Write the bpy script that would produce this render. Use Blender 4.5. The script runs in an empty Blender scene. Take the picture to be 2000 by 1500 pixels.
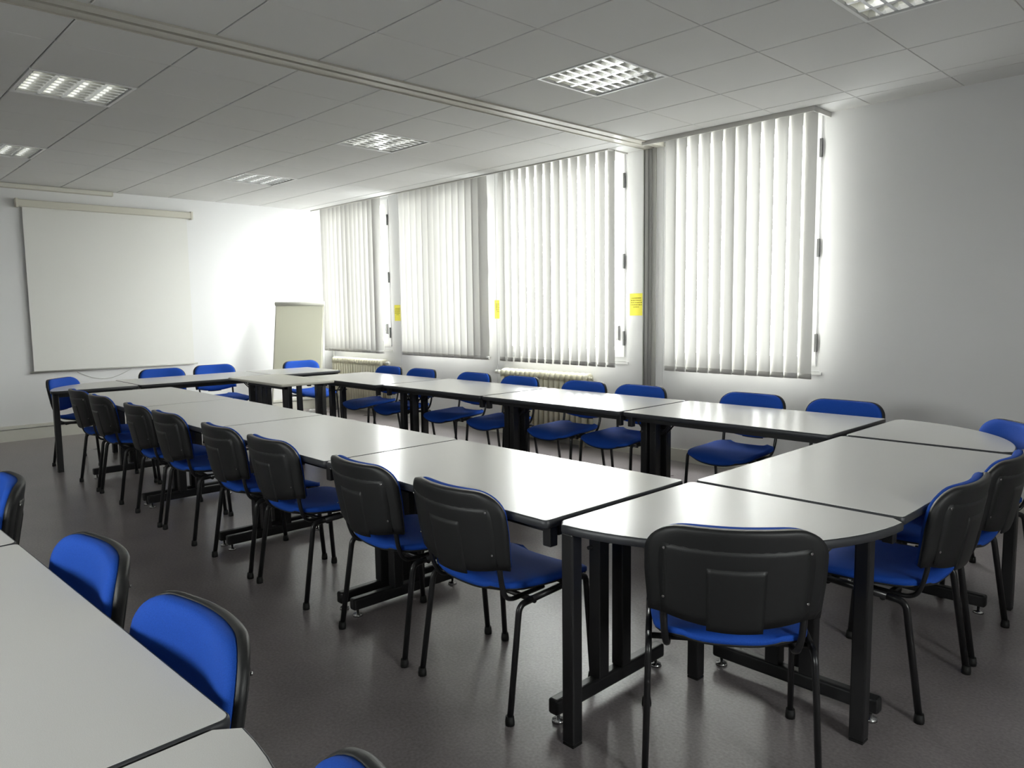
import bpy, bmesh, math, random
from mathutils import Vector, Matrix

random.seed(7)
scene = bpy.context.scene
C = scene.collection
PI = math.pi

# ------------------------------------------------------------------ dimensions (metres)
H = 2.87                    # ceiling
XF, XR = -6.5, 5.4          # screen wall, wall behind the camera on the right
YW, YB = 3.48, -4.1         # window wall, opposite wall
ZT = 0.74                   # table tops

# ------------------------------------------------------------------ camera
yaw, pit, rol = math.radians(136.228), math.radians(-5.73), math.radians(-0.722)
fw = Vector((math.cos(pit) * math.cos(yaw), math.cos(pit) * math.sin(yaw), math.sin(pit)))
rt = fw.cross(Vector((0, 0, 1))).normalized()
up = rt.cross(fw)
rt, up = math.cos(rol) * rt + math.sin(rol) * up, -math.sin(rol) * rt + math.cos(rol) * up
cam_d = bpy.data.cameras.new('camera')
cam = bpy.data.objects.new('camera', cam_d)
C.objects.link(cam)
cam.matrix_world = Matrix(((rt.x, up.x, -fw.x, 3.421), (rt.y, up.y, -fw.y, -2.322), (rt.z, up.z, -fw.z, H - 1.455), (0, 0, 0, 1)))
cam_d.sensor_width = 36
cam_d.lens = 1455.56 * 36 / 2000
cam_d.clip_start = 0.02
scene.camera = cam

# ------------------------------------------------------------------ sky (bright hazy day)
world = bpy.data.worlds.new('hazy_sky')
scene.world = world
world.use_nodes = True
wn, wl = world.node_tree.nodes, world.node_tree.links
wn.clear()
wo = wn.new('ShaderNodeOutputWorld')
bg = wn.new('ShaderNodeBackground')
tc = wn.new('ShaderNodeTexCoord')
sx = wn.new('ShaderNodeSeparateXYZ')
rp = wn.new('ShaderNodeValToRGB')
mp = wn.new('ShaderNodeMapRange')
mp.inputs['From Min'].default_value = -1
mp.inputs['From Max'].default_value = 1
rp.color_ramp.elements[0].position = 0.44
rp.color_ramp.elements[0].color = (0.30, 0.30, 0.30, 1)
rp.color_ramp.elements[1].position = 0.52
rp.color_ramp.elements[1].color = (1.0, 0.995, 0.985, 1)
wl.new(tc.outputs['Generated'], sx.inputs[0])
wl.new(sx.outputs['Z'], mp.inputs['Value'])
wl.new(mp.outputs[0], rp.inputs[0])
wl.new(rp.outputs[0], bg.inputs['Color'])
bg.inputs['Strength'].default_value = 60.0
wl.new(bg.outputs[0], wo.inputs[0])

# openings that let the daylight in: (x0, x1, z0, z1)
WIN_FRONT = [(-6.40, -4.96, 0.89, 2.93), (-4.72, -3.00, 0.89, 2.93), (-2.76, -1.02, 0.89, 2.93), (-0.57, 0.87, 0.89, 2.93)]
WIN_BACK = [(0.1, 0.8, 1.1, 2.2), (1.5, 2.2, 1.1, 2.2)]
WIN_NEAR = (-1.5, -0.8, 1.15, 2.2)     # y0, y1, z0, z1 in the wall behind the viewer
def portal(name, x0, x1, z0, z1, y, flip):
    d = bpy.data.lights.new(name, 'AREA')
    d.shape = 'RECTANGLE'
    d.size, d.size_y = x1 - x0, z1 - z0
    d.cycles.is_portal = True
    o = bpy.data.objects.new(name, d)
    C.objects.link(o)
    o.location = ((x0 + x1) / 2, y, (z0 + z1) / 2)
    o.rotation_euler = (-PI / 2 if flip else PI / 2, 0, 0)
for w in WIN_FRONT: portal('window_portal', *w, YW + 0.27, True)
for w in WIN_BACK: portal('window_portal', *w, YB - 0.27, False)
pn = bpy.data.lights.new('window_portal', 'AREA')
pn.shape = 'RECTANGLE'; pn.size, pn.size_y = WIN_NEAR[1] - WIN_NEAR[0], WIN_NEAR[3] - WIN_NEAR[2]
pn.cycles.is_portal = True
po_ = bpy.data.objects.new('window_portal', pn); C.objects.link(po_)
po_.location = (XR + .27, (WIN_NEAR[0] + WIN_NEAR[1]) / 2, (WIN_NEAR[2] + WIN_NEAR[3]) / 2)
po_.rotation_euler = (PI / 2, 0, PI / 2)

vs = scene.view_settings
vs.view_transform = 'Standard'
vs.look = 'None'
vs.gamma = 1
vs.exposure = -0.33
vs.use_curve_mapping = False
cy = scene.cycles
cy.max_bounces = 10
cy.diffuse_bounces = 6
cy.transparent_max_bounces = 12
cy.sample_clamp_indirect = 8
cy.caustics_reflective = False
cy.caustics_refractive = False
cy.use_denoising = True

# ------------------------------------------------------------------ materials
MATS = {}
def mat(name, col, rough=0.5, spec=0.5, metal=0.0, noise=None, bump=None, coat=0.0):
    """noise = (scale, amount, detail) varies the colour; bump = (scale, strength, distance)."""
    m = bpy.data.materials.new(name)
    m.use_nodes = True
    n, l = m.node_tree.nodes, m.node_tree.links
    b = n['Principled BSDF']
    b.inputs['Base Color'].default_value = (*col, 1)
    b.inputs['Roughness'].default_value = rough
    b.inputs['Specular IOR Level'].default_value = spec
    b.inputs['Metallic'].default_value = metal
    b.inputs['Coat Weight'].default_value = coat
    t = n.new('ShaderNodeTexCoord')
    if noise:
        s, a, det = noise
        x = n.new('ShaderNodeTexNoise')
        x.inputs['Scale'].default_value = s
        x.inputs['Detail'].default_value = det
        r = n.new('ShaderNodeValToRGB')
        r.color_ramp.elements[0].position = 0.3
        r.color_ramp.elements[1].position = 0.7
        r.color_ramp.elements[0].color = (*[c * (1 - a) for c in col], 1)
        r.color_ramp.elements[1].color = (*[min(1, c * (1 + a)) for c in col], 1)
        l.new(t.outputs['Object'], x.inputs['Vector'])
        l.new(x.outputs['Fac'], r.inputs[0])
        l.new(r.outputs[0], b.inputs['Base Color'])
    if bump:
        s, st, di = bump
        x = n.new('ShaderNodeTexNoise')
        x.inputs['Scale'].default_value = s
        x.inputs['Detail'].default_value = 3
        bp = n.new('ShaderNodeBump')
        bp.inputs['Strength'].default_value = st
        bp.inputs['Distance'].default_value = di
        l.new(t.outputs['Object'], x.inputs['Vector'])
        l.new(x.outputs['Fac'], bp.inputs['Height'])
        l.new(bp.outputs[0], b.inputs['Normal'])
    MATS[name] = m
    return m

mat('wall_paint', (0.79, 0.79, 0.79), 0.75, 0.3, bump=(180, 0.25, 0.002))
mat('ceiling_tile', (0.74, 0.735, 0.72), 0.9, 0.2, noise=(420, 0.07, 2), bump=(300, 0.3, 0.002))
mat('ceiling_void', (0.25, 0.25, 0.25), 0.9, 0.1)
mat('runner', (0.62, 0.61, 0.58), 0.6, 0.3)
mat('rail_metal', (0.50, 0.48, 0.42), 0.4, 0.5)
mat('rail_slot', (0.10, 0.09, 0.07), 0.6, 0.3)
mat('post_metal', (0.30, 0.30, 0.29), 0.4, 0.5, metal=0.4)
mat('post_dark', (0.06, 0.06, 0.055), 0.5, 0.4)
mat('post_light', (0.42, 0.42, 0.40), 0.45, 0.5, metal=0.3)
mat('baseboard_paint', (0.70, 0.69, 0.62), 0.45, 0.4)
mat('white_paint', (0.86, 0.86, 0.85), 0.4, 0.5)
mat('pvc', (0.85, 0.85, 0.85), 0.3, 0.5)
mat('hinge_dark', (0.05, 0.05, 0.05), 0.4, 0.5)
mat('handle_grey', (0.35, 0.35, 0.35), 0.4, 0.5)
mat('laminate', (0.71, 0.702, 0.68), 0.23, 0.5, noise=(650, 0.06, 2))
mat('laminate_beige', (0.76, 0.74, 0.66), 0.34, 0.5, noise=(650, 0.05, 2))
mat('table_edge', (0.035, 0.037, 0.042), 0.42, 0.5)
mat('table_metal', (0.012, 0.012, 0.013), 0.38, 0.5, bump=(900, 0.15, 0.001))
mat('beige_edge', (0.62, 0.60, 0.52), 0.4, 0.5)
mat('chrome', (0.6, 0.6, 0.6), 0.25, 0.5, metal=1.0)
mat('chair_plastic', (0.010, 0.0105, 0.011), 0.45, 0.5, bump=(1100, 0.35, 0.001))
mat('chair_tube', (0.012, 0.012, 0.013), 0.3, 0.5)
mat('rubber', (0.01, 0.01, 0.01), 0.6, 0.4)
mat('blue_fabric', (0.012, 0.075, 0.43), 0.85, 0.25, noise=(500, 0.14, 2), bump=(1400, 0.5, 0.001))
mat('screen_fabric', (0.77, 0.765, 0.73), 0.85, 0.2)
mat('screen_case', (0.62, 0.60, 0.52), 0.45, 0.4)
mat('screen_bar', (0.45, 0.45, 0.42), 0.5, 0.4)
mat('cable', (0.55, 0.55, 0.52), 0.5, 0.4)
mat('radiator_enamel', (0.66, 0.63, 0.50), 0.35, 0.5)
mat('valve_plastic', (0.85, 0.84, 0.78), 0.4, 0.5)
mat('paper_pad', (0.68, 0.67, 0.54), 0.8, 0.2)
mat('easel_metal', (0.68, 0.67, 0.60), 0.4, 0.5)
mat('note_yellow', (0.80, 0.72, 0.08), 0.7, 0.3)
mat('note_ink', (0.16, 0.13, 0.03), 0.7, 0.2)
mat('louvre', (0.80, 0.81, 0.84), 0.13, 0.5, metal=0.9)
mat('tube_white', (0.85, 0.86, 0.80), 0.3, 0.5)
for nm, st in (('tube_white', 1.7),):      # weak glow added to the fluorescent tubes to brighten the louvres
    p_ = MATS[nm].node_tree.nodes['Principled BSDF']
    p_.inputs['Emission Color'].default_value = (1.0, 1.0, 0.90, 1)
    p_.inputs['Emission Strength'].default_value = st
mat('reflector', (0.90, 0.90, 0.84), 0.3, 0.5, metal=0.3)

# mottled glossy vinyl floor
m = mat('vinyl_floor', (0.2, 0.19, 0.19), 0.3, 0.5)
n, l = m.node_tree.nodes, m.node_tree.links
b = n['Principled BSDF']
t = n.new('ShaderNodeTexCoord')
n1 = n.new('ShaderNodeTexNoise'); n1.inputs['Scale'].default_value = 3.0; n1.inputs['Detail'].default_value = 3
n2 = n.new('ShaderNodeTexNoise'); n2.inputs['Scale'].default_value = 90; n2.inputs['Detail'].default_value = 2
mx = n.new('ShaderNodeMix'); mx.data_type = 'FLOAT'; mx.inputs[0].default_value = 0.55
r = n.new('ShaderNodeValToRGB')
r.color_ramp.elements[0].position = 0.3; r.color_ramp.elements[0].color = (0.155, 0.138, 0.141, 1)
r.color_ramp.elements[1].position = 0.7; r.color_ramp.elements[1].color = (0.310, 0.280, 0.284, 1)
for x in (n1, n2): l.new(t.outputs['Object'], x.inputs['Vector'])
l.new(n1.outputs['Fac'], mx.inputs[2]); l.new(n2.outputs['Fac'], mx.inputs[3])
l.new(mx.outputs[0], r.inputs[0]); l.new(r.outputs[0], b.inputs['Base Color'])
rr = n.new('ShaderNodeMapRange'); rr.inputs['To Min'].default_value = 0.24; rr.inputs['To Max'].default_value = 0.36
l.new(n1.outputs['Fac'], rr.inputs['Value']); l.new(rr.outputs[0], b.inputs['Roughness'])

# blind fabric: lets part of the daylight through
m = bpy.data.materials.new('blind_fabric'); m.use_nodes = True
n, l = m.node_tree.nodes, m.node_tree.links
n.clear()
o = n.new('ShaderNodeOutputMaterial')
d = n.new('ShaderNodeBsdfDiffuse'); d.inputs['Color'].default_value = (0.62, 0.61, 0.585, 1)
tr = n.new('ShaderNodeBsdfTranslucent'); tr.inputs['Color'].default_value = (0.62, 0.61, 0.58, 1)
mxs = n.new('ShaderNodeMixShader'); mxs.inputs[0].default_value = 0.075
wv = n.new('ShaderNodeTexNoise'); wv.inputs['Scale'].default_value = 300
bm_ = n.new('ShaderNodeBump'); bm_.inputs['Strength'].default_value = 0.3; bm_.inputs['Distance'].default_value = 0.001
l.new(wv.outputs['Fac'], bm_.inputs['Height']); l.new(bm_.outputs[0], d.inputs['Normal'])
l.new(d.outputs[0], mxs.inputs[1]); l.new(tr.outputs[0], mxs.inputs[2]); l.new(mxs.outputs[0], o.inputs[0])
MATS['blind_fabric'] = m

# window glass
m = bpy.data.materials.new('window_glass'); m.use_nodes = True
n, l = m.node_tree.nodes, m.node_tree.links
n.clear()
o = n.new('ShaderNodeOutputMaterial')
tp = n.new('ShaderNodeBsdfTransparent'); tp.inputs['Color'].default_value = (0.93, 0.95, 0.94, 1)
gl = n.new('ShaderNodeBsdfGlossy'); gl.inputs['Roughness'].default_value = 0.02
lw = n.new('ShaderNodeLayerWeight'); lw.inputs['Blend'].default_value = 0.5
pw = n.new('ShaderNodeMath'); pw.operation = 'POWER'; pw.inputs[1].default_value = 5.0
fr = n.new('ShaderNodeMapRange'); fr.inputs['To Min'].default_value = 0.04; fr.inputs['To Max'].default_value = 0.9
l.new(lw.outputs['Facing'], pw.inputs[0]); l.new(pw.outputs[0], fr.inputs['Value'])
mxs = n.new('ShaderNodeMixShader')
l.new(fr.outputs[0], mxs.inputs[0]); l.new(tp.outputs[0], mxs.inputs[1]); l.new(gl.outputs[0], mxs.inputs[2]); l.new(mxs.outputs[0], o.inputs[0])
MATS['window_glass'] = m

# ------------------------------------------------------------------ mesh helpers
class MB:
    def __init__(self):
        self.v, self.f, self.s = [], [], []
    def face(self, idx, smooth=False):
        self.f.append(idx); self.s.append(smooth)
    def box(self, x0, x1, y0, y1, z0, z1):
        k = len(self.v)
        self.v += [(x, y, z) for z in (z0, z1) for x, y in ((x0, y0), (x1, y0), (x1, y1), (x0, y1))]
        for q in ((3, 2, 1, 0), (4, 5, 6, 7), (0, 1, 5, 4), (1, 2, 6, 5), (2, 3, 7, 6), (3, 0, 4, 7)):
            self.face([k + i for i in q])
        return self
    def tube(self, pts, r, seg=10, flat=1.0, flat_axis=None, caps=True):
        """round (or flattened along flat_axis) tube along pts"""
        pts = [Vector(p) for p in pts]
        rings = []
        nrm = None
        for i, p in enumerate(pts):
            a = pts[max(i - 1, 0)]; c = pts[min(i + 1, len(pts) - 1)]
            t = (c - a).normalized()
            if nrm is None:
                ref = Vector((0, 0, 1)) if abs(t.z) < 0.9 else Vector((1, 0, 0))
                if flat_axis: ref = Vector(flat_axis)
                nrm = (ref - t * ref.dot(t)).normalized()
            else:
                nrm = (nrm - t * nrm.dot(t)).normalized()
            bn = t.cross(nrm)
            k = len(self.v)
            rr = r[i] if isinstance(r, (list, tuple)) else r
            for j in range(seg):
                an = 2 * PI * j / seg
                self.v.append(tuple(p + nrm * math.cos(an) * rr * flat + bn * math.sin(an) * rr))
            rings.append(k)
        for a, c in zip(rings, rings[1:]):
            for j in range(seg):
                self.face([a + j, a + (j + 1) % seg, c + (j + 1) % seg, c + j], True)
        if caps:
            self.face([rings[0] + j for j in reversed(range(seg))])
            self.face([rings[-1] + j for j in range(seg)])
        return self
    def lathe(self, prof, seg=16, at=(0, 0, 0)):
        rings = []
        for rr, z in prof:
            k = len(self.v)
            self.v += [(at[0] + rr * math.cos(2 * PI * j / seg), at[1] + rr * math.sin(2 * PI * j / seg), at[2] + z) for j in range(seg)]
            rings.append(k)
        for a, c in zip(rings, rings[1:]):
            for j in range(seg):
                self.face([a + j, a + (j + 1) % seg, c + (j + 1) % seg, c + j], True)
        self.face([rings[0] + j for j in reversed(range(seg))])
        self.face([rings[-1] + j for j in range(seg)])
        return self
    def prism(self, outline, levels, smooth=False):
        """outline: ccw 2-D points; levels: list of (z, inset)"""
        n = len(outline)
        rings = []
        for z, ins in levels:
            k = len(self.v)
            for i in range(n):
                p = Vector(outline[i]); a = Vector(outline[i - 1]); c = Vector(outline[(i + 1) % n])
                e1 = (p - a); e2 = (c - p)
                n1 = Vector((e1.y, -e1.x)).normalized(); n2 = Vector((e2.y, -e2.x)).normalized()
                nn = (n1 + n2)
                nn = nn / max(0.25, nn.length_squared / 2)
                q = p - nn * ins
                self.v.append((q.x, q.y, z))
            rings.append(k)
        for a, c in zip(rings, rings[1:]):
            for j in range(n):
                self.face([a + j, a + (j + 1) % n, c + (j + 1) % n, c + j], smooth)
        self.face([rings[0] + j for j in reversed(range(n))])
        self.face([rings[-1] + j for j in range(n)])
        return self
    def sheet(self, fn_front, fn_back, nu, nv, smooth=True):
        """closed solid between two grids fn(u,v) -> point, u in [-1,1], v in [0,1]"""
        def grid(fn):
            k = len(self.v)
            for j in range(nv + 1):
                for i in range(nu + 1):
                    self.v.append(tuple(fn(-1 + 2 * i / nu, j / nv)))
            return k
        a = grid(fn_front); c = grid(fn_back)
        w = nu + 1
        for j in range(nv):
            for i in range(nu):
                self.face([a + j * w + i, a + j * w + i + 1, a + (j + 1) * w + i + 1, a + (j + 1) * w + i], smooth)
                self.face([c + j * w + i, c + (j + 1) * w + i, c + (j + 1) * w + i + 1, c + j * w + i + 1], smooth)
        rim = [i for i in range(w)] + [j * w + nu for j in range(1, nv + 1)] + [nv * w + i for i in range(nu - 1, -1, -1)] + [j * w for j in range(nv - 1, 0, -1)]
        for x, y in zip(rim, rim[1:] + rim[:1]):
            self.face([a + y, a + x, c + x, c + y], smooth)
        return self
    def xf(self, mtx):
        self.v = [tuple(mtx @ Vector(p)) for p in self.v]
        return self
    def mesh(self, name, m):
        me = bpy.data.meshes.new(name)
        me.from_pydata(self.v, [], self.f)
        me.polygons.foreach_set('use_smooth', self.s)
        bmm = bmesh.new(); bmm.from_mesh(me)
        bmesh.ops.recalc_face_normals(bmm, faces=bmm.faces)
        bmm.to_mesh(me); bmm.free()
        me.materials.append(MATS[m])
        me.update()
        return me
    def build(self, name, m, parent=None, **kw):
        return link(name, self.mesh(name, m), parent, **kw)

def link(name, me, parent=None, loc=None, rotz=0.0):
    o = bpy.data.objects.new(name, me)
    C.objects.link(o)
    if parent: o.parent = parent
    if loc: o.location = loc
    if rotz: o.rotation_euler = (0, 0, rotz)
    return o
def tag(o, label=None, cat=None, group=None, kind=None):
    if label: o['label'] = label
    if cat: o['category'] = cat
    if group: o['group'] = group
    if kind: o['kind'] = kind
    return o
def thing(name, label, cat, loc=(0, 0, 0), rotz=0.0, group=None):
    o = bpy.data.objects.new(name, None)
    o.empty_display_size = 0.1
    C.objects.link(o)
    o.location = loc
    o.rotation_euler = (0, 0, rotz)
    return tag(o, label, cat, group)
def struct(name, label, cat, mb, m):
    return tag(mb.build(name, m), label, cat, kind='structure')
def dup(src, loc, rotz, label):
    r = src.copy(); C.objects.link(r); r.location = loc; r.rotation_euler = (0, 0, rotz); r['label'] = label
    for ch in list(src.children):
        c = ch.copy(); C.objects.link(c); c.parent = r
        for g in list(ch.children):
            d = g.copy(); C.objects.link(d); d.parent = c
    return r
def bevel_mod(o, w=0.004, seg=2):
    b_ = o.modifiers.new('bevel', 'BEVEL'); b_.width = w; b_.segments = seg; b_.limit_method = 'ANGLE'
    return o
def arc(cx, cy, r, a0, a1, n):
    return [(cx + r * math.cos(a0 + (a1 - a0) * i / n), cy + r * math.sin(a0 + (a1 - a0) * i / n)) for i in range(n + 1)]
def rounded_rect(x0, x1, y0, y1, r, n=5):
    return (arc(x1 - r, y0 + r, r, -PI / 2, 0, n) + arc(x1 - r, y1 - r, r, 0, PI / 2, n) +
            arc(x0 + r, y1 - r, r, PI / 2, PI, n) + arc(x0 + r, y0 + r, r, PI, 1.5 * PI, n))
def fillet(pts, r, n=5):
    """round the inner corners of a 3-D polyline"""
    pts = [Vector(p) for p in pts]
    out = [pts[0]]
    for a, p, c in zip(pts, pts[1:], pts[2:]):
        d1 = (a - p); d2 = (c - p)
        k = min(r, d1.length * 0.48, d2.length * 0.48)
        s, e = p + d1.normalized() * k, p + d2.normalized() * k
        for i in range(n + 1):
            t_ = i / n
            out.append((1 - t_) ** 2 * s + 2 * t_ * (1 - t_) * p + t_ ** 2 * e)
    out.append(pts[-1])
    return out

# ------------------------------------------------------------------ room shell
struct('floor', 'dark grey mottled vinyl floor with a soft sheen', 'floor', MB().box(XF - .3, XR + .3, YB - .3, YW + .3, -0.15, 0.0), 'vinyl_floor')
struct('wall_far', 'white painted wall behind the projection screen', 'wall', MB().box(XF - .25, XF, YB - .3, YW + .3, -0.1, H + .3), 'wall_paint')
struct('wall_near', 'white painted wall closing the room beside the viewer', 'wall', MB().box(XR, XR + .25, YB - .3, WIN_NEAR[0], -0.1, H + .3).box(XR, XR + .25, WIN_NEAR[1], YW + .3, -0.1, H + .3).box(XR, XR + .25, WIN_NEAR[0], WIN_NEAR[1], -0.1, WIN_NEAR[2]).box(XR, XR + .25, WIN_NEAR[0], WIN_NEAR[1], WIN_NEAR[3], H + .3), 'wall_paint')
def wall_with_openings(mb, x0, x1, y0, y1, wins):
    x = x0
    for a, b_, z0, z1 in wins:
        mb.box(x, a, y0, y1, -0.1, H + .3)
        mb.box(a, b_, y0, y1, -0.1, z0)
        mb.box(a, b_, y0, y1, z1, H + .3)
        x = b_
    mb.box(x, x1, y0, y1, -0.1, H + .3)
    return mb
struct('wall_windows', 'white painted wall with four tall windows and radiators', 'wall', wall_with_openings(MB(), XF, XR, YW, YW + .27, WIN_FRONT), 'wall_paint')
struct('wall_back', 'white painted wall with windows behind the viewer', 'wall', wall_with_openings(MB(), XF, XR, YB - .27, YB, WIN_BACK), 'wall_paint')

# baseboards
struct('baseboard_far', 'cream painted baseboard below the projection screen', 'baseboard', MB().box(XF, XF + .018, YB, YW, 0, .13).box(XF, XF + .03, YB, YW, .14, .175), 'baseboard_paint')
struct('baseboard_windows', 'cream painted baseboard along the window wall', 'baseboard', MB().box(XF + .03, -.83, YW - .018, YW, 0, .115).box(-.66, XR, YW - .018, YW, 0, .115), 'baseboard_paint')
struct('baseboard_back', 'cream painted baseboard behind the viewer', 'baseboard', MB().box(XF + .03, XR, YB, YB + .018, 0, .115), 'baseboard_paint')

# windows: frame, sashes, panes, hinges
def window(name, x0, x1, z0, z1, label, front=True):
    w = thing(name, label, 'window')
    tag(w, kind='structure')
    yo = YW + .022 if front else YB - .12
    s = 1 if front else -1
    ya, yb = sorted((yo, yo + s * .06))
    fr_ = MB()
    for a, b_, c, d_ in ((x0, x0 + .05, z0, z1), (x1 - .05, x1, z0, z1), (x0 + .05, x1 - .05, z0, z0 + .06), (x0 + .05, x1 - .05, z1 - .05, z1)):
        fr_.box(a, b_, ya, yb, c, d_)
    fr_.build('window_frame', 'pvc', w)
    ys, ye = sorted((yo - s * .02, yo + s * .035))
    mid = (x0 + x1) / 2
    for a, b_ in ((x0 + .035, mid - .002), (mid + .002, x1 - .035)):
        sa = MB()
        c, d_ = z0 + .045, z1 - .035
        for q in ((a, a + .07, c, d_), (b_ - .07, b_, c, d_), (a + .07, b_ - .07, c, c + .07), (a + .07, b_ - .07, d_ - .07, d_)):
            sa.box(q[0], q[1], ys, ye, q[2], q[3])
        so = sa.build('sash', 'pvc', w)
        g = (ys + ye) / 2
        MB().box(a + .07, b_ - .07, g - .003, g + .003, c + .07, d_ - .07).build('pane', 'window_glass', so)
    if front:
        for hz in (1.12, 1.86, 2.62):
            MB().box(x1 - .042, x1 - .022, ys - .016, ys, hz - .07, hz + .07).build('hinge', 'hinge_dark', w)
        hd = MB().box(x1 - .12, x1 - .085, ys - .03, ys, 1.10, 1.24)
        hd.build('latch', 'handle_grey', w)
    y2 = YW - .012 if front else YB + .03
    ya, yb = sorted((y2, YW + .022 if front else YB - .12))
    MB().box(x0 - .02 if front else x0, x1 + .02 if front else x1, ya, yb, z0 - .022, z0).build('window_sill', 'white_paint', w)
    return w
WL = ['tall white framed window by the screen wall behind the first blind', 'tall white framed window second from the screen wall',
      'tall white framed window just left of the dark metal post', 'tall white framed window right of the dark metal post']
for i, w in enumerate(WIN_FRONT): window('window_%d' % (i + 1), *w, WL[i])
for i, w in enumerate(WIN_BACK): window('window_%d' % (i + 5), *w, 'white framed window in the wall opposite the blinds, %s' % ('nearer the screen wall', 'nearer the viewer')[i], front=False)

wn_ = thing('window_7', 'white framed window in the near wall behind the viewer', 'window'); tag(wn_, kind='structure')
y0, y1, z0, z1 = WIN_NEAR
MB().box(XR + .08, XR + .14, y0, y0 + .06, z0, z1).box(XR + .08, XR + .14, y1 - .06, y1, z0, z1).box(XR + .08, XR + .14, y0 + .06, y1 - .06, z0, z0 + .06).box(XR + .08, XR + .14, y0 + .06, y1 - .06, z1 - .06, z1).box(XR + .08, XR + .14, (y0 + y1) / 2 - .04, (y0 + y1) / 2 + .04, z0 + .06, z1 - .06).build('window_frame', 'pvc', wn_)
for a, b_ in ((y0 + .06, (y0 + y1) / 2 - .04), ((y0 + y1) / 2 + .04, y1 - .06)): MB().box(XR + .107, XR + .113, a, b_, z0 + .06, z1 - .06).build('pane', 'window_glass', wn_)
# ceiling: void slab, runners, tiles as separate slabs
PY = 3.20                       # front edge of the blind pockets
slab = MB().box(XF, XR, YB, YW, H + .13, H + .3)
ceil = struct('ceiling', 'suspended ceiling of pale grey mineral tiles', 'ceiling', slab, 'ceiling_void')
# cheeks of the pockets above the blinds
MB().box(XF, -1.03, PY - .012, PY, H - .012, H + .13).build('pocket_trim', 'runner', ceil)
MB().box(-.64, .905, PY - .012, PY, H - .035, H + .13).build('pocket_trim', 'runner', ceil)
MB().box(.893, .905, PY, YW, H - .035, H + .13).build('pocket_trim', 'runner', ceil)
MB().box(-1.03, -1.018, PY - .012, YW, H - .012, H + .13).build('pocket_trim', 'runner', ceil)
# exposed runners, the ones running towards the windows are thin
T_TH = 0.02
def tile_cols():
    left = [(-.8, -1.25)] + [(-1.25 - .6 * k, -1.85 - .6 * k) for k in range(8)] + [(-6.05, XF)]
    right = [(.6 * k, .6 * (k + 1)) for k in range(-1, 9)]
    return [(min(a, b_), max(a, b_)) for a, b_ in left], [(a, min(b_, XR)) for a, b_ in right]
colsL, colsR = tile_cols()
rows = [(.6 * j, .6 * (j + 1)) for j in range(-8, 5)] + [(3.0, PY - .012)]
rows[0] = (YB, rows[1][0])
LUM = [(-1.85 - .6, 2), (-4.25 - .6, 2), (-1.85 - .6, -2), (-4.25 - .6, -2), (0.0, 2), (1.8, 2)]
LUMSET = {(round(x, 2), j) for x, j in LUM}
tile_mesh = {}
GX, GY = .0022, .0045           # half joint widths
def tile(x0, x1, y0, y1):
    w, d_ = round(x1 - x0, 3), round(y1 - y0, 3)
    if w < .02 or d_ < .02: return
    k = (w, d_)
    if k not in tile_mesh:
        mb = MB()
        ol = [(-w / 2 + GX, -d_ / 2 + GY), (w / 2 - GX, -d_ / 2 + GY), (w / 2 - GX, d_ / 2 - GY), (-w / 2 + GX, d_ / 2 - GY)]
        mb.prism(ol, [(0, .0025), (.0025, 0), (T_TH, 0)])
        tile_mesh[k] = mb.mesh('ceiling_tile', 'ceiling_tile')
    link('ceiling_tile', tile_mesh[k], ceil, loc=((x0 + x1) / 2, (y0 + y1) / 2, H))
for cols in (colsL, colsR):
    for a, b_ in cols:
        for y0, y1 in rows:
            j = round(y0 / .6)
            if (round(a, 2), j) in LUMSET: continue
            tile(a, b_, y0, y1)
tile(-1.018, -.8, PY - .012, YW)
tile(-.6, -.64 + .0, PY, YW)
for a, b_ in ((.905, 1.2), (1.2, 1.8), (1.8, 2.4), (2.4, 3.0), (3.0, 3.6), (3.6, 4.2), (4.2, 4.8), (4.8, XR)): tile(a, b_, PY - .012, YW)
run = MB()
for y0, y1 in rows[1:]: run.box(XF, XR, y0 - .011, y0 + .011, H + .011, H + .018)
run.build('ceiling_runner', 'ceiling_void', ceil)
run = MB()
for cols in (colsL, colsR):
    for a, b_ in cols: run.box(a - .011, a + .011, YB, PY, H + .0035, H + .010)
run.build('ceiling_runner', 'runner', ceil)
# closing strip above the tiles' outer rim near the walls
MB().box(.905, XR, YW - .012, YW, H + .001, H + .13).build('pocket_trim', 'runner', ceil)

# sliding partition track across the ceiling and its jamb post
tr_ = thing('partition_track', 'beige metal sliding partition track crossing the tiled ceiling', 'track')
MB().box(-.80, -.716, YB, YW, H - .006, H + .05).build('track_rail', 'rail_metal', tr_)
MB().box(-.684, -.60, YB, YW, H - .006, H + .05).build('track_rail', 'rail_metal', tr_)
MB().box(-.716, -.684, YB, YW, H + .03, H + .05).build('slot', 'rail_slot', tr_)
MB().box(-.806, -.80, YB, YW, H - .012, H + .02).box(-.60, -.594, YB, YW, H - .012, H + .02).build('track_lip', 'rail_metal', tr_)
po = thing('partition_post', 'dark grey metal partition jamb post between the two right windows', 'post', (-.75, YW, 0))
MB().box(-.072, -.060, -.022, 0, 0, H - .007).build('jamb_edge', 'post_light', po)
MB().box(-.060, -.050, -.008, 0, 0, H - .007).build('jamb_groove', 'post_dark', po)
MB().box(-.050, .022, -.020, 0, 0, H - .007).box(-.020, -.010, -.026, -.020, 0, H - .007).build('jamb_body', 'post_metal', po)
MB().box(.022, .066, -.012, 0, 0, H - .007).build('jamb_return', 'post_light', po)

# trunking above the screen
tk = thing('cable_trunking', 'cream cable trunking along the ceiling above the screen', 'trunking', (XF, 0, H))
MB().box(0, .075, YB, .55, -.052, -.004).build('trunk_body', 'screen_case', tk)
MB().box(.075, .079, YB, .53, -.046, -.012).build('trunk_cover', 'baseboard_paint', tk)

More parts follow.
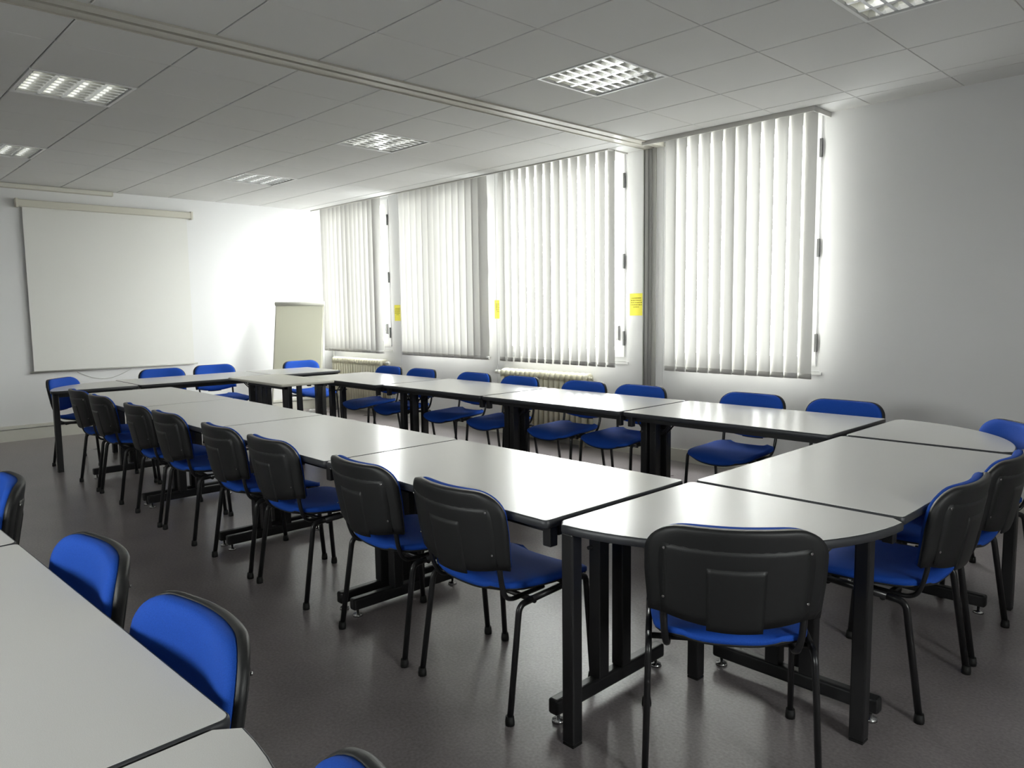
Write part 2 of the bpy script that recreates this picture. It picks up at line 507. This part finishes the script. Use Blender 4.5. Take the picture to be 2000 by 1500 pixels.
# ------------------------------------------------------------------ ceiling luminaires
def luminaire_proto():
    t_ = thing('ceiling_light', '', 'ceiling light', group='recessed louvre lights in the ceiling')
    s = .3
    f = MB()
    for q in ((-s, s, -s, -s + .022), (-s, s, s - .022, s), (-s, -s + .022, -s + .022, s - .022), (s - .022, s, -s + .022, s - .022)):
        f.box(q[0] + .002, q[1] - .002, q[2] + (.002 if q[2] == -s else 0), q[3] - (.002 if q[3] == s else 0), -.004, .012)
    f.build('frame', 'white_paint', t_)
    hs = MB()
    a = s - .022
    hs.box(-a, a, -a, a, .095, .10).box(-a - .003, -a, -a, a, .012, .095).box(a, a + .003, -a, a, .012, .095).box(-a, a, -a - .003, -a, .012, .095).box(-a, a, a, a + .003, .012, .095)
    hs.build('housing', 'reflector', t_)
    # parabolic louvre: four long troughs running along x, seven cross blades each
    n_tr = 4
    pitch = 2 * a / n_tr
    long_v = MB()
    for k in range(n_tr + 1):
        y = -a + k * pitch
        w = .012
        long_v.prism([(-w, .002), (w, .002), (.0015, .052), (-.0015, .052)], [(-a, 0), (a, 0)])
        # prism above builds along z; turn so that z -> x, x -> y, y -> z
        k0 = len(long_v.v) - 8
        for i in range(k0, len(long_v.v)):
            px, py, pz = long_v.v[i]
            long_v.v[i] = (pz, y + px if -a < y < a else y + (abs(px) if k == 0 else -abs(px)), py)
    long_v.build('louvre_blade', 'louvre', t_)
    cross = MB()
    for k in range(n_tr):
        y0, y1 = -a + k * pitch + .004, -a + (k + 1) * pitch - .004
        for q in range(1, 8):
            x = -a + q * 2 * a / 8
            b0 = len(cross.v)
            w = .009
            cross.v += [(x - w, y0, .003), (x + w, y0, .003), (x + .001, y0, .046), (x - .001, y0, .046), (x - w, y1, .003), (x + w, y1, .003), (x + .001, y1, .046), (x - .001, y1, .046)]
            for f_ in ((0, 1, 2, 3), (7, 6, 5, 4), (0, 4, 5, 1), (1, 5, 6, 2), (2, 6, 7, 3), (3, 7, 4, 0)): cross.face([b0 + i for i in f_])
    tag(cross.build('cross_blade', 'louvre', t_), kind='stuff')
    trough = MB()
    for k in range(n_tr):
        yc = -a + (k + .5) * pitch
        k0 = len(trough.v)
        for i in range(11):
            u = -1 + 2 * i / 10
            yy, zz = yc + u * (pitch / 2 - .002), .093 - .042 * u * u
            trough.v += [(-a, yy, zz), (a, yy, zz)]
        for i in range(10): trough.face([k0 + 2 * i, k0 + 2 * i + 1, k0 + 2 * i + 3, k0 + 2 * i + 2], True)
    trough.build('reflector_trough', 'reflector', t_)
    for k in range(n_tr):
        y = -a + (k + .5) * pitch
        MB().tube([(-a + .01, y, .074), (a - .01, y, .074)], .013, 8).build('fluorescent_tube', 'tube_white', t_)
    return t_
lum0 = luminaire_proto()
LUML = {(-2.45, 2): 'white louvred square ceiling light near the middle of the tiled ceiling', (-4.85, 2): 'smallest bright louvred ceiling light near the screen wall',
        (-2.45, -2): 'pale louvred ceiling light at upper left, larger of the two there', (-4.85, -2): 'louvred ceiling light cut by the left picture edge',
        (0.0, 2): 'large dark celled louvre ceiling light in front of the track', (1.8, 2): 'louvred ceiling light cut by the top picture edge'}
first = True
for x, j in LUM:
    loc = (x + .3, .6 * j + .3, H)
    lb = LUML[(round(x, 2), j)]
    if first:
        lum0.location = loc; lum0['label'] = lb; first = False
    else:
        dup(lum0, loc, 0, lb)

# ------------------------------------------------------------------ vertical blinds
def blind(x0, x1, n_sl, ang, label, y=3.285):
    b_ = thing('vertical_blind', label, 'blind', group='vertical blinds along the window wall')
    MB().box(x0 - .01, x1 + .01, y - .02, y + .02, H + .05, H + .085).build('headrail', 'pvc', b_)
    w, z0, z1 = .127, .852, H + .045
    pitch = (x1 - x0) / n_sl
    def slat_mesh(bow, tw):
        mb = MB()
        nz, nu = 8, 6
        def fn(off):
            def g(u, v):
                a_ = math.radians(tw) * (1 - v) ** 2
                xx, yy = u * w / 2, bow * (u * u - .4) + off
                return (xx * math.cos(a_) - yy * math.sin(a_), xx * math.sin(a_) + yy * math.cos(a_), z0 + (z1 - z0) * v)
            return g
        k = len(mb.v)
        f0 = fn(0)
        for j in range(nz + 1):
            for i in range(nu + 1): mb.v.append(f0(-1 + 2 * i / nu, j / nz))
        for j in range(nz):
            for i in range(nu): mb.face([k + j * (nu + 1) + i, k + j * (nu + 1) + i + 1, k + (j + 1) * (nu + 1) + i + 1, k + (j + 1) * (nu + 1) + i], True)
        return mb.mesh('slat', 'blind_fabric')
    def hem_mesh(bow, tw):
        mb = MB()
        a_ = math.radians(tw)
        def fn(off):
            def g(u, v):
                xx, yy = u * w / 2, bow * (u * u - .4) + off
                return (xx * math.cos(a_) - yy * math.sin(a_), xx * math.sin(a_) + yy * math.cos(a_), z0 - .002 + .042 * v)
            return g
        mb.sheet(fn(-.0025), fn(.0025), 6, 1)
        return mb.mesh('hem', 'blind_fabric')
    vari = [(.012, 0), (.013, 1), (.011, -1), (.012, 2)]
    sm = [(slat_mesh(*q), hem_mesh(*q)) for q in vari]
    for k in range(n_sl):
        x = x0 + (k + .5) * pitch
        s_, h_ = sm[random.randrange(4)]
        a_ = math.radians(ang + random.uniform(-2.5, 2.5))
        o = link('slat', s_, b_, loc=(x, y, 0), rotz=a_)
        link('hem', h_, o)
    # ball chain tilting the slats
    MB().tube([(x0 + .01, y - .03, H + .05), (x0 + .01, y - .03, .45)], .002, 6).build('control_chain', 'pvc', b_)
    return b_
blind(-6.36, -4.92, 13, 30, 'white vertical blind nearest the screen wall, above the first radiator')
blind(-4.45, -2.82, 14, 10, 'white vertical blind second from the screen wall, between two yellow notes')
blind(-2.64, -1.01, 14, -15, 'white vertical blind just left of the metal post, above a radiator')
blind(-.46, .89, 12, -15, 'white vertical blind on the rightmost window')

# ------------------------------------------------------------------ radiators
def radiator(x0, n_sec, pitch, label, valve_side):
    L_ = n_sec * pitch
    r_ = thing('radiator', label, 'radiator', (x0, YW - .10, 0), group='cast iron column radiators')
    me = MB()
    w = pitch * .36
    for yy in (-.05, .05):
        me.tube([(0, yy, .15), (0, yy, .68)], w, 8)
    hub = fillet([(0, -.05, .68), (0, -.05, .735), (0, .05, .735), (0, .05, .68)], .03, 4)
    me.tube(hub, w * 1.12, 8)
    hub = fillet([(0, -.05, .15), (0, -.05, .105), (0, .05, .105), (0, .05, .15)], .03, 4)
    me.tube(hub, w * 1.12, 8)
    sec = me.mesh('section', 'radiator_enamel')
    for k in range(n_sec): link('section', sec, r_, loc=((k + .5) * pitch, 0, 0))
    MB().tube([(-.012, 0, .715), (L_ + .012, 0, .715)], .019, 10).tube([(-.012, 0, .125), (L_ + .012, 0, .125)], .019, 10).build('header_pipe', 'radiator_enamel', r_)
    for k in (1, n_sec - 2):
        MB().box((k + .5) * pitch - .012, (k + .5) * pitch + .012, -.03, .03, 0, .10).build('support_foot', 'radiator_enamel', r_)
    xs = L_ if valve_side > 0 else 0
    v_ = MB().tube([(xs + valve_side * .01, 0, .715), (xs + valve_side * .05, 0, .715)], .014, 8)
    vo = v_.build('valve', 'radiator_enamel', r_)
    MB().tube([(xs + valve_side * .05, -.01, .715), (xs + valve_side * .06, -.01, .715), (xs + valve_side * .115, -.01, .715), (xs + valve_side * .125, -.01, .715)], [.016, .024, .022, .015], 12).build('valve_head', 'valve_plastic', vo)
    MB().tube(fillet([(xs + valve_side * .05, 0, .715), (xs + valve_side * .05, .03, .69), (xs + valve_side * .05, .06, .05), (xs + valve_side * .05, .06, 0)], .02), .008, 8).build('pipe', 'radiator_enamel', r_)
    MB().tube([(L_ - xs - valve_side * .01, 0, .715), (L_ - xs - valve_side * .035, 0, .715)], .012, 8).build('plug', 'radiator_enamel', r_)
    return r_
radiator(-6.28, 20, .064, 'cream column radiator below the blind nearest the screen wall', 1)
radiator(-2.66, 17, .074, 'cream column radiator below the blind left of the post', -1)
pp = MB().tube(fillet([(-6.44, YW - .03, 0), (-6.44, YW - .03, .84)], .02), .011, 8)
tag(pp.build('heating_pipe', 'cable'), 'thin grey vertical heating pipe in the corner behind the flip chart', 'pipe')

# ------------------------------------------------------------------ yellow notices on the piers
def note(x0, x1, z0, z1, label):
    n_ = thing('notice', label, 'notice', ((x0 + x1) / 2, YW, (z0 + z1) / 2), group='yellow notices on the window piers')
    w, h_ = (x1 - x0) / 2, (z1 - z0) / 2
    MB().box(-w, w, -.0015, 0, -h_, h_).build('sheet', 'note_yellow', n_)
    tx = MB()
    rnd = random.Random(3)
    for k, (l0, l1) in enumerate([(.08, .96), (.04, .98), (.02, .99), (.0, .97), (.25, .72)]):
        zc = h_ - .045 - k * .021
        x = -w + .008 + l0 * (2 * w - .016)
        end = -w + .008 + l1 * (2 * w - .016)
        while x < end - .004:
            ww = min(rnd.uniform(.006, .020), end - x)
            # words as rows of small strokes
            q = x
            while q < x + ww - .001:
                tx.box(q, min(q + .0022, x + ww), -.0021, -.0016, zc - rnd.uniform(.003, .0045), zc + rnd.uniform(.003, .005))
                q += .0034
            x += ww + .0045
    tag(tx.build('printed_lines', 'note_ink', n_), kind='stuff')
note(-.985, -.832, 1.34, 1.55, 'yellow printed notice on the pier beside the metal post')
note(-2.905, -2.755, 1.31, 1.52, 'yellow printed notice half covered by a blind slat')
note(-4.885, -4.745, 1.28, 1.49, 'narrow looking yellow notice nearest the screen wall')

# ------------------------------------------------------------------ projection screen
sc_ = thing('projection_screen', 'white pull-down projection screen on the far wall', 'projection screen', (XF, .51, 0))
bevel_mod(MB().box(0.01, .085, -.95, .95, 2.62, 2.70).build('case', 'screen_case', sc_), .012, 3)
for s in (-1, 1):
    MB().box(.005, .09, s * .95 - .012, s * .95 + .012, 2.612, 2.708).build('end_cap', 'screen_case', sc_)
mbs = MB()
def sf(off):
    return lambda u, v: (.032 + .0012 * math.sin(u * 9) * (1 - v) + off, u * .90, .775 + 1.85 * v)
mbs.sheet(sf(.0008), sf(-.0008), 24, 6, False)
mbs.build('fabric', 'screen_fabric', sc_)
MB().tube([(.036, -.94, .765), (.036, .94, .765)], .011, 10).build('weight_bar', 'screen_bar', sc_)
cb = MB().tube([(XF + .006, .05 + .6 * k / 14, .74 - .10 * math.sin(PI * k / 14)) for k in range(15)], .003, 6)
tag(cb.build('cable', 'cable'), 'thin grey cable sagging on the wall under the screen', 'cable')

# ------------------------------------------------------------------ flip chart easel
ez = thing('flip_chart', 'beige flip chart easel leaning in the corner by the first blind', 'flip chart', (-5.95, 2.68, 0), math.radians(-43 + 90))
# local: x along the board, -y towards the room
tilt = .25
def bp_(x, z, off=0.0):
    # board plane leans back: y = 0 at z = 1.57, forward (-y) below
    return (x, -tilt * (1.57 - z) / .87 - off, z)
mbb = MB()
mbb.sheet(lambda u, v: bp_(u * .33, .62 + .93 * v, .012), lambda u, v: bp_(u * .33, .62 + .93 * v, 0), 4, 4, False)
mbb.build('board', 'easel_metal', ez)
mbb = MB()
mbb.sheet(lambda u, v: bp_(u * .315, .66 + .83 * v, .022 + .004 * (1 - v)), lambda u, v: bp_(u * .315, .66 + .83 * v, .012), 6, 6, False)
mbb.build('paper_pad', 'paper_pad', ez)
MB().tube([bp_(-.335, 1.525, .02), bp_(.335, 1.525, .02)], .026, 10, flat=1.0).build('clamp_bar', 'easel_metal', ez)
MB().sheet(lambda u, v: bp_(u * .34, .585 + .03 * v, .06), lambda u, v: bp_(u * .34, .585 + .03 * v, 0), 2, 1, False).build('pen_tray', 'easel_metal', ez)
for s in (-1, 1):
    MB().tube([bp_(s * .30, 1.5, -.012), bp_(s * .33, .02, -.012)], .013, 8).build('leg', 'easel_metal', ez)
MB().tube([(.10, .02, 1.48), (.12, .42, .02)], .013, 8).build('leg', 'easel_metal', ez)

# ------------------------------------------------------------------ tables
def top_parts(root, outline, m_top='laminate', m_edge='table_edge', th=.030, z=ZT):
    eb = MB().prism(outline, [(z - th, .007), (z - th + .004, .002), (z - th * .55, 0), (z - .004, .001), (z - .0012, .004)], True)
    eb.build('edge_band', m_edge, root)
    MB().prism(outline, [(z - .003, .0055), (z, .0062)]).build('tabletop', m_top, root)
def foot_disc(mb, x, y):
    mb.lathe([(.006, .036), (.006, .012), (.021, .010), (.023, .0)], 12, (x, y, 0))
def leg_frame(root, x, s):
    """T-foot leg frame at local x; s points outwards along x"""
    for y in (-.065, .065):
        bevel_mod(MB().box(x - .025, x + .025, y - .027, y + .027, .088, ZT - .062).build('post', 'table_metal', root), .004)
    fb = bevel_mod(MB().box(x - .022, x + .022, -.315, .315, .034, .09).build('foot_bar', 'table_metal', root), .01, 3)
    for y in (-.285, .285):
        mb = MB(); foot_disc(mb, x, y)
        mb.build('levelling_foot', 'chrome', fb)
    MB().box(x - .03, x + .03, -.30, .30, ZT - .062, ZT - .031).build('cross_rail', 'table_metal', root)
    MB().box(x - s * .20, x - s * .025, -.012, .012, ZT - .072, ZT - .062).tube([(x - s * .03, .03, ZT - .19), (x - s * .16, .03, ZT - .05)], .006, 6).tube([(x - s * .03, -.03, ZT - .19), (x - s * .16, -.03, ZT - .05)], .006, 6).build('folding_brace', 'table_metal', root)
    kn = MB().tube([(x - s * .012, -.11, ZT - .17), (x - s * .012, .11, ZT - .17)], .007, 8)
    kn.build('hinge_rod', 'table_metal', root)
def rect_table(name, label, loc, rotz=0.0, L_=1.38, W_=.79, group='grey topped meeting tables', inset=.055):
    t_ = thing(name, label, 'table', loc, rotz, group)
    top_parts(t_, rounded_rect(-L_ / 2, L_ / 2, -W_ / 2, W_ / 2, .022, 4))
    for s in (-1, 1):
        leg_frame(t_, s * (L_ / 2 - inset), s)
        MB().box(-L_ / 2 + .02, L_ / 2 - .02, s * .30 - .015, s * .30 + .015, ZT - .068, ZT - .031).build('side_rail', 'table_metal', t_)
        for q in (-1, 1):
            bevel_mod(MB().box(q * (L_ / 2 - .035) - .018, q * (L_ / 2 - .035) + .018, s * (W_ / 2 - .055) - .018, s * (W_ / 2 - .055) + .018, ZT - .10, ZT - .03).build('link_bracket', 'table_metal', t_), .004)
    return t_
def quarter_table(label, loc, rotz, R_=.79, group='quarter round corner tables'):
    """straight edges along +x and +y from the origin corner"""
    t_ = thing('corner_table', label, 'table', loc, rotz, group)
    c = .02
    ol = [(c, .003), (R_ - .04, .003)] + arc(0, 0, R_, .045, PI / 2 - .045, 22) + [(.003, R_ - .04), (.003, c)]
    top_parts(t_, ol)
    for x, y in ((.085, .085), (.75, .045), (.075, .69)):
        lg = bevel_mod(MB().box(x - .024, x + .024, y - .024, y + .024, .008, ZT - .03).build('leg', 'table_metal', t_), .006)
        MB().box(x - .022, x + .022, y - .022, y + .022, 0, .008).build('foot_cap', 'rubber', lg)
    MB().box(.10, .69, .06, .09, ZT - .062, ZT - .031).build('side_rail', 'table_metal', t_)
    MB().box(.06, .09, .10, .69, ZT - .062, ZT - .031).build('side_rail', 'table_metal', t_)
    return t_
# near row (long sides along x), window row, right end, far end, foreground row
YN, YWR = -.245, 1.905
xs_row = [1.125, -.26, -1.645, -3.03]
NL = ['grey topped table of the near row, closest to the viewer', 'grey topped table second in the near row, counted from the viewer',
      'grey topped table third in the near row, counted from the viewer', 'grey topped table of the near row farthest from the viewer']
WLB = ['grey topped table of the window row under the rightmost window', 'grey topped table of the window row across from the metal post',
       'grey topped table of the window row between the two radiators', 'grey topped table of the window row closest to the screen wall']
for x, lb in zip(xs_row, NL): rect_table('meeting_table', lb, (x, YN, 0))
for x, dy, lb in zip([1.115, -.262, -1.64, -3.02], [.02, .01, .015, -.045], WLB): rect_table('meeting_table', lb, (x, YWR + dy, 0), L_=1.36, inset=.025)
rect_table('meeting_table', 'grey topped table closing the right end between two rounded corner tables', (2.225, .865, 0), PI / 2, L_=1.38, W_=.77)
quarter_table('rounded corner table at front right with a chair back before it', (1.838, .155, 0), -PI / 2)
quarter_table('rounded corner table by the right wall beside the rightmost window', (1.838, 1.60, 0), 0, R_=.75)
XFR = -4.13
quarter_table('rounded corner table at the left end of the far row', (XFR, .005, 0), PI, R_=.73)
rect_table('meeting_table', 'grey topped table of the far row below the screen', (XFR - .395, .70, 0), PI / 2, L_=1.375)
rect_table('meeting_table', 'short grey topped table of the far row beside the flip chart', (XFR - .395, 1.79, 0), PI / 2, L_=.79)
rect_table('meeting_table', 'grey topped table cut by the left picture edge', (1.548, -2.264, 0), .036, L_=1.40, W_=.80, inset=.022)
rect_table('meeting_table', 'grey topped foreground table barely showing at the left edge', (.140, -2.314, 0), .036, L_=1.40, W_=.80)
quarter_table('rounded corner table cut by the bottom picture edge', (2.266, -2.64, 0), .036, R_=.80)
# beige leaf bridging far row and window row
lf = thing('side_table', 'beige pale edged side table bridging the far row and window row', 'table', (-3.375, 1.05, 0))
ol = rounded_rect(-.575, .575, -.27, .27, .015, 3)
top_parts(lf, ol, 'laminate_beige', 'beige_edge', th=.024, z=.768)
for x, y in ((.50, -.20), (.50, -.06), (.40, .20), (-.20, -.20), (-.20, .20)):
    bevel_mod(MB().box(x - .02, x + .02, y - .02, y + .02, 0, .744).build('leg', 'table_metal', lf), .004)
MB().box(-.22, .52, -.22, -.18, .715, .744).box(-.22, .52, .18, .22, .715, .744).build('side_rail', 'table_metal', lf)

# ------------------------------------------------------------------ chairs
def chair_proto():
    t_ = thing('conference_chair', '', 'chair', group='blue and black conference chairs')
    ZTOP = .806
    def wv(v, W=.243, r=.10, hgt=.31):
        d_ = (1 - v) * hgt
        w = W if d_ >= r else W - r + math.sqrt(max(0, r * r - (r - d_) ** 2))
        return w * (.955 + .045 * min(1, v * 2.2))
    def vmap(v): return 1 - (1 - v) ** 1.7           # denser rows near the top
    def back_pt(u, v, off, sc=1.0, z_add=0.0):
        v = vmap(v)
        w = wv(v) * sc
        uu = math.sin(u * PI / 2) * .35 + u * .65
        x = w * uu
        zb = .506 + .030 * min(1, abs(x / .20) ** 2.0)
        z = zb + (ZTOP + z_add + .004 * (x / .235) ** 2 - zb) * v
        y = -.232 - .21 * (z - .46) + .06 * (z - .46) ** 2 + .055 * (x / .235) ** 2
        nx, ny = -2 * .055 * x / .235 ** 2, 1.0
        ln = math.hypot(nx, ny)
        return (x + nx / ln * off, y + ny / ln * off, z + .2 * off)
    def shell_f(u, v): return back_pt(u, v, .004, 1.0, .002)
    def shell_b(u, v):
        e = max(abs(u) ** 8, (2 * abs(v - .5)) ** 8)
        return back_pt(u, v, -.022 + .010 * e, 1.012, .004)
    sh = MB().sheet(shell_f, shell_b, 18, 16).build('backrest', 'chair_plastic', t_)
    # moulded panel and centre spine on the back of the shell
    def patch(u0, u1, v0, v1, lift, rc=.0):
        def f(off):
            def g(u, v):
                uu = u0 + (u1 - u0) * (u + 1) / 2
                vv = v0 + (v1 - v0) * v
                edge = max(abs(u), abs(2 * v - 1))
                return back_pt(uu, vv, off if edge < .97 else off + (.0025 if off < -.02 else 0), 1.0)
            return g
        return MB().sheet(f(-.020), f(-.022 - lift), 12, 10)
    patch(-.78, .78, .02, .64, .0022).build('back_panel', 'chair_plastic', sh)
    patch(-.27, .27, -.01, .45, .0050).build('back_spine', 'chair_plastic', sh)
    scr = MB()
    for u, v in ((-.73, .59), (.73, .59), (-.73, .14), (.73, .14)):
        p0 = Vector(back_pt(u, v, -.024)); p1 = Vector(back_pt(u, v, -.0275))
        MB().tube([p0, p1], .004, 8).build('screw', 'chrome', sh)
    def cush_f(u, v):
        e = (1 - abs(u) ** 5) * (1 - abs(2 * v - 1) ** 6)
        return back_pt(u, v, .018 + .020 * e, .985, -.002)
    def cush_b(u, v): return back_pt(u, v, .0045, .99, -.001)
    MB().sheet(cush_f, cush_b, 18, 16).build('back_cushion', 'blue_fabric', t_)
    # seat
    def seat_xy(u, v):
        yv = -.205 + .455 * v
        hw = .215 + .02 * math.sin(min(1, v * 1.4) * PI / 2)
        for d_ in ((1 - v) * .435, v * .435):
            r = .085
            if d_ < r: hw = hw - r * .9 + .9 * math.sqrt(max(0, r * r - (r - d_) ** 2))
        return hw * (math.sin(u * PI / 2) * .3 + u * .7), yv
    def seat_z(u, v):
        z = .472 + .020 * abs(u) ** 2.5 * (1 - v * .6)
        z += -.012 * math.sin(v * PI * .9)
        z -= .050 * max(0, (v - .62) / .38) ** 2 * (1 - .45 * u * u)
        return z
    def seat_f(u, v):
        x, y = seat_xy(u, v)
        e = (1 - abs(u) ** 6) * (1 - abs(2 * v - 1) ** 8)
        return (x, y, seat_z(u, v) - .018 + .020 * e)
    def seat_b(u, v):
        x, y = seat_xy(u, v)
        return (x, y, seat_z(u, v) - .034)
    MB().sheet(seat_f, seat_b, 16, 16).build('seat', 'blue_fabric', t_)
    def pan_f(u, v):
        x, y = seat_xy(u, v)
        return (x * .995, y, seat_z(u, v) - .0345)
    def pan_b(u, v):
        x, y = seat_xy(u, v)
        e = (1 - abs(u) ** 4) * (1 - abs(2 * v - 1) ** 4)
        return (x * .985, y * .985, seat_z(u, v) - .042 - .006 * e)
    MB().sheet(pan_f, pan_b, 12, 12).build('seat_pan', 'chair_plastic', t_)
    # tubular frame
    for s in (-1, 1):
        rail = [(s * .236, .135, .418), (s * .238, -.10, .408)]
        MB().tube(rail, .0125, 10, flat=.8, flat_axis=(1, 0, 0)).build('seat_rail', 'chair_tube', t_)
        fl = fillet([(s * .236, .135, .418), (s * .236, .188, .421), (s * .244, .218, .012)], .045, 6)
        lo = MB().tube(fl, .0125, 10, flat=.8, flat_axis=(1, 0, 0)).build('leg', 'chair_tube', t_)
        MB().lathe([(.0165, 0), (.017, .012), (.0145, .032)], 10, (s * .244, .218, 0)).build('foot_cap', 'rubber', lo)
        rl = fillet([(s * .238, -.10, .408), (s * .238, -.162, .404), (s * .247, -.222, .012)], .045, 6)
        lo = MB().tube(rl, .0125, 10, flat=.8, flat_axis=(1, 0, 0)).build('leg', 'chair_tube', t_)
        MB().lathe([(.0165, 0), (.017, .012), (.0145, .032)], 10, (s * .247, -.222, 0)).build('foot_cap', 'rubber', lo)
        up_ = fillet([(s * .175, .02, .405), (s * .185, -.175, .405), (s * .195, -.207, .49), (s * .195, -.222, .62)], .05, 6)
        MB().tube(up_, .011, 8, flat=.75).build('back_upright', 'chair_tube', t_)
    MB().tube([(-.236, .11, .405), (.236, .11, .405)], .010, 8).build('crossbar', 'chair_tube', t_)
    MB().tube([(-.238, -.085, .398), (.238, -.085, .398)], .010, 8).build('crossbar', 'chair_tube', t_)
    return t_
def A(dx, dy): return math.atan2(dy, dx) - PI / 2
CH = [
    (1.41, -.44, A(0, 1), 'black backed blue chair at the near row closest to the corner table'),
    (.815, -.44, A(.03, 1), 'black backed blue chair second along the near row from the viewer'),
    (.0, -.44, A(0, 1), 'black backed blue chair third along the near row from the viewer'),
    (-.59, -.44, A(.02, 1), 'black backed blue chair fourth along the near row from the viewer'),
    (-1.385, -.44, A(0, 1), 'black backed blue chair fifth along the near row from the viewer'),
    (-1.95, -.44, A(.03, 1), 'black backed blue chair sixth along the near row from the viewer'),
    (-2.79, -.44, A(0, 1), 'black backed blue chair seventh along the near row from the viewer'),
    (-3.37, -.44, A(0, 1), 'black backed blue chair eighth along the near row, farthest from the viewer'),
    (2.238, -.266, A(-.58, .81), 'chair seen squarely from behind at the front right corner table'),
    (2.415, .58, A(-1, .02), 'chair at the right end table, nearer one with blue rim showing'),
    (2.415, 1.16, A(-1, 0), 'chair at the right end table, farther one partly hidden'),
    (2.31, 1.915, A(-.7, -.7), 'blue fronted chair at the rounded table by the right wall'),
    (-3.39, 2.10, A(0, -1), 'blue chair on the window side closest to the screen wall'),
    (-2.80, 2.10, A(0, -1), 'blue chair on the window side, second from the screen wall'),
    (-1.99, 2.12, A(0, -1), 'blue chair on the window side, third from the screen wall'),
    (-1.36, 2.12, A(0, -1), 'blue chair on the window side, fourth, before the second radiator'),
    (-.62, 2.14, A(0, -1), 'blue chair on the window side, fifth, right of the second radiator'),
    (-.06, 2.16, A(0, -1), 'blue chair on the window side in front of the metal post'),
    (.86, 2.20, A(0, -1), 'blue chair below the rightmost window, nearer the metal post'),
    (1.49, 2.21, A(0, -1), 'blue chair on the window side closest to the right wall'),
    (-4.95, .57, A(1, 0), 'blue chair at the far row below the right half of the screen'),
    (-5.07, 1.20, A(1, 0), 'blue chair at the far row just right of the screen'),
    (-4.86, 2.20, A(1, 0), 'blue chair in front of the flip chart'),
    (-4.57, -.33, A(.7, .7), 'blue chair at the far left rounded table end'),
    (1.28, -2.055, A(.04, -1), 'bright blue foreground chair at left, smaller of the two'),
    (1.93, -2.04, A(.04, -1), 'bright blue foreground chair at left, larger and nearer one'),
    (.11, -2.055, A(-.06, -1), 'blue chair barely showing at the left picture edge'),
    (2.63, -2.12, A(-.33, -.94), 'blue chair barely showing at the bottom picture edge'),
]
ch0 = chair_proto()
for i, (x, y, rz, lb) in enumerate(CH):
    if i == 0:
        ch0.location = (x, y, 0); ch0.rotation_euler = (0, 0, rz); ch0['label'] = lb
    else:
        dup(ch0, (x, y, 0), rz, lb)

# ------------------------------------------------------------------ power strip on the floor by the first radiator
ps = thing('power_strip', 'white power strip on the floor under the first radiator', 'power strip', (-6.04, 2.93, 0), math.radians(35))
bevel_mod(MB().box(-.13, .13, -.028, .028, 0, .038).build('strip_body', 'white_paint', ps), .008, 3)
for k in range(3):
    MB().lathe([(.019, .0385), (.019, .0405)], 14, (-.08 + .075 * k, 0, 0)).build('socket', 'handle_grey', ps)
MB().tube(fillet([(.13, 0, .02), (.22, .03, .012), (.26, .14, .02), (.24, .22, .35)], .06, 6), .0035, 6).build('power_cord', 'white_paint', ps)
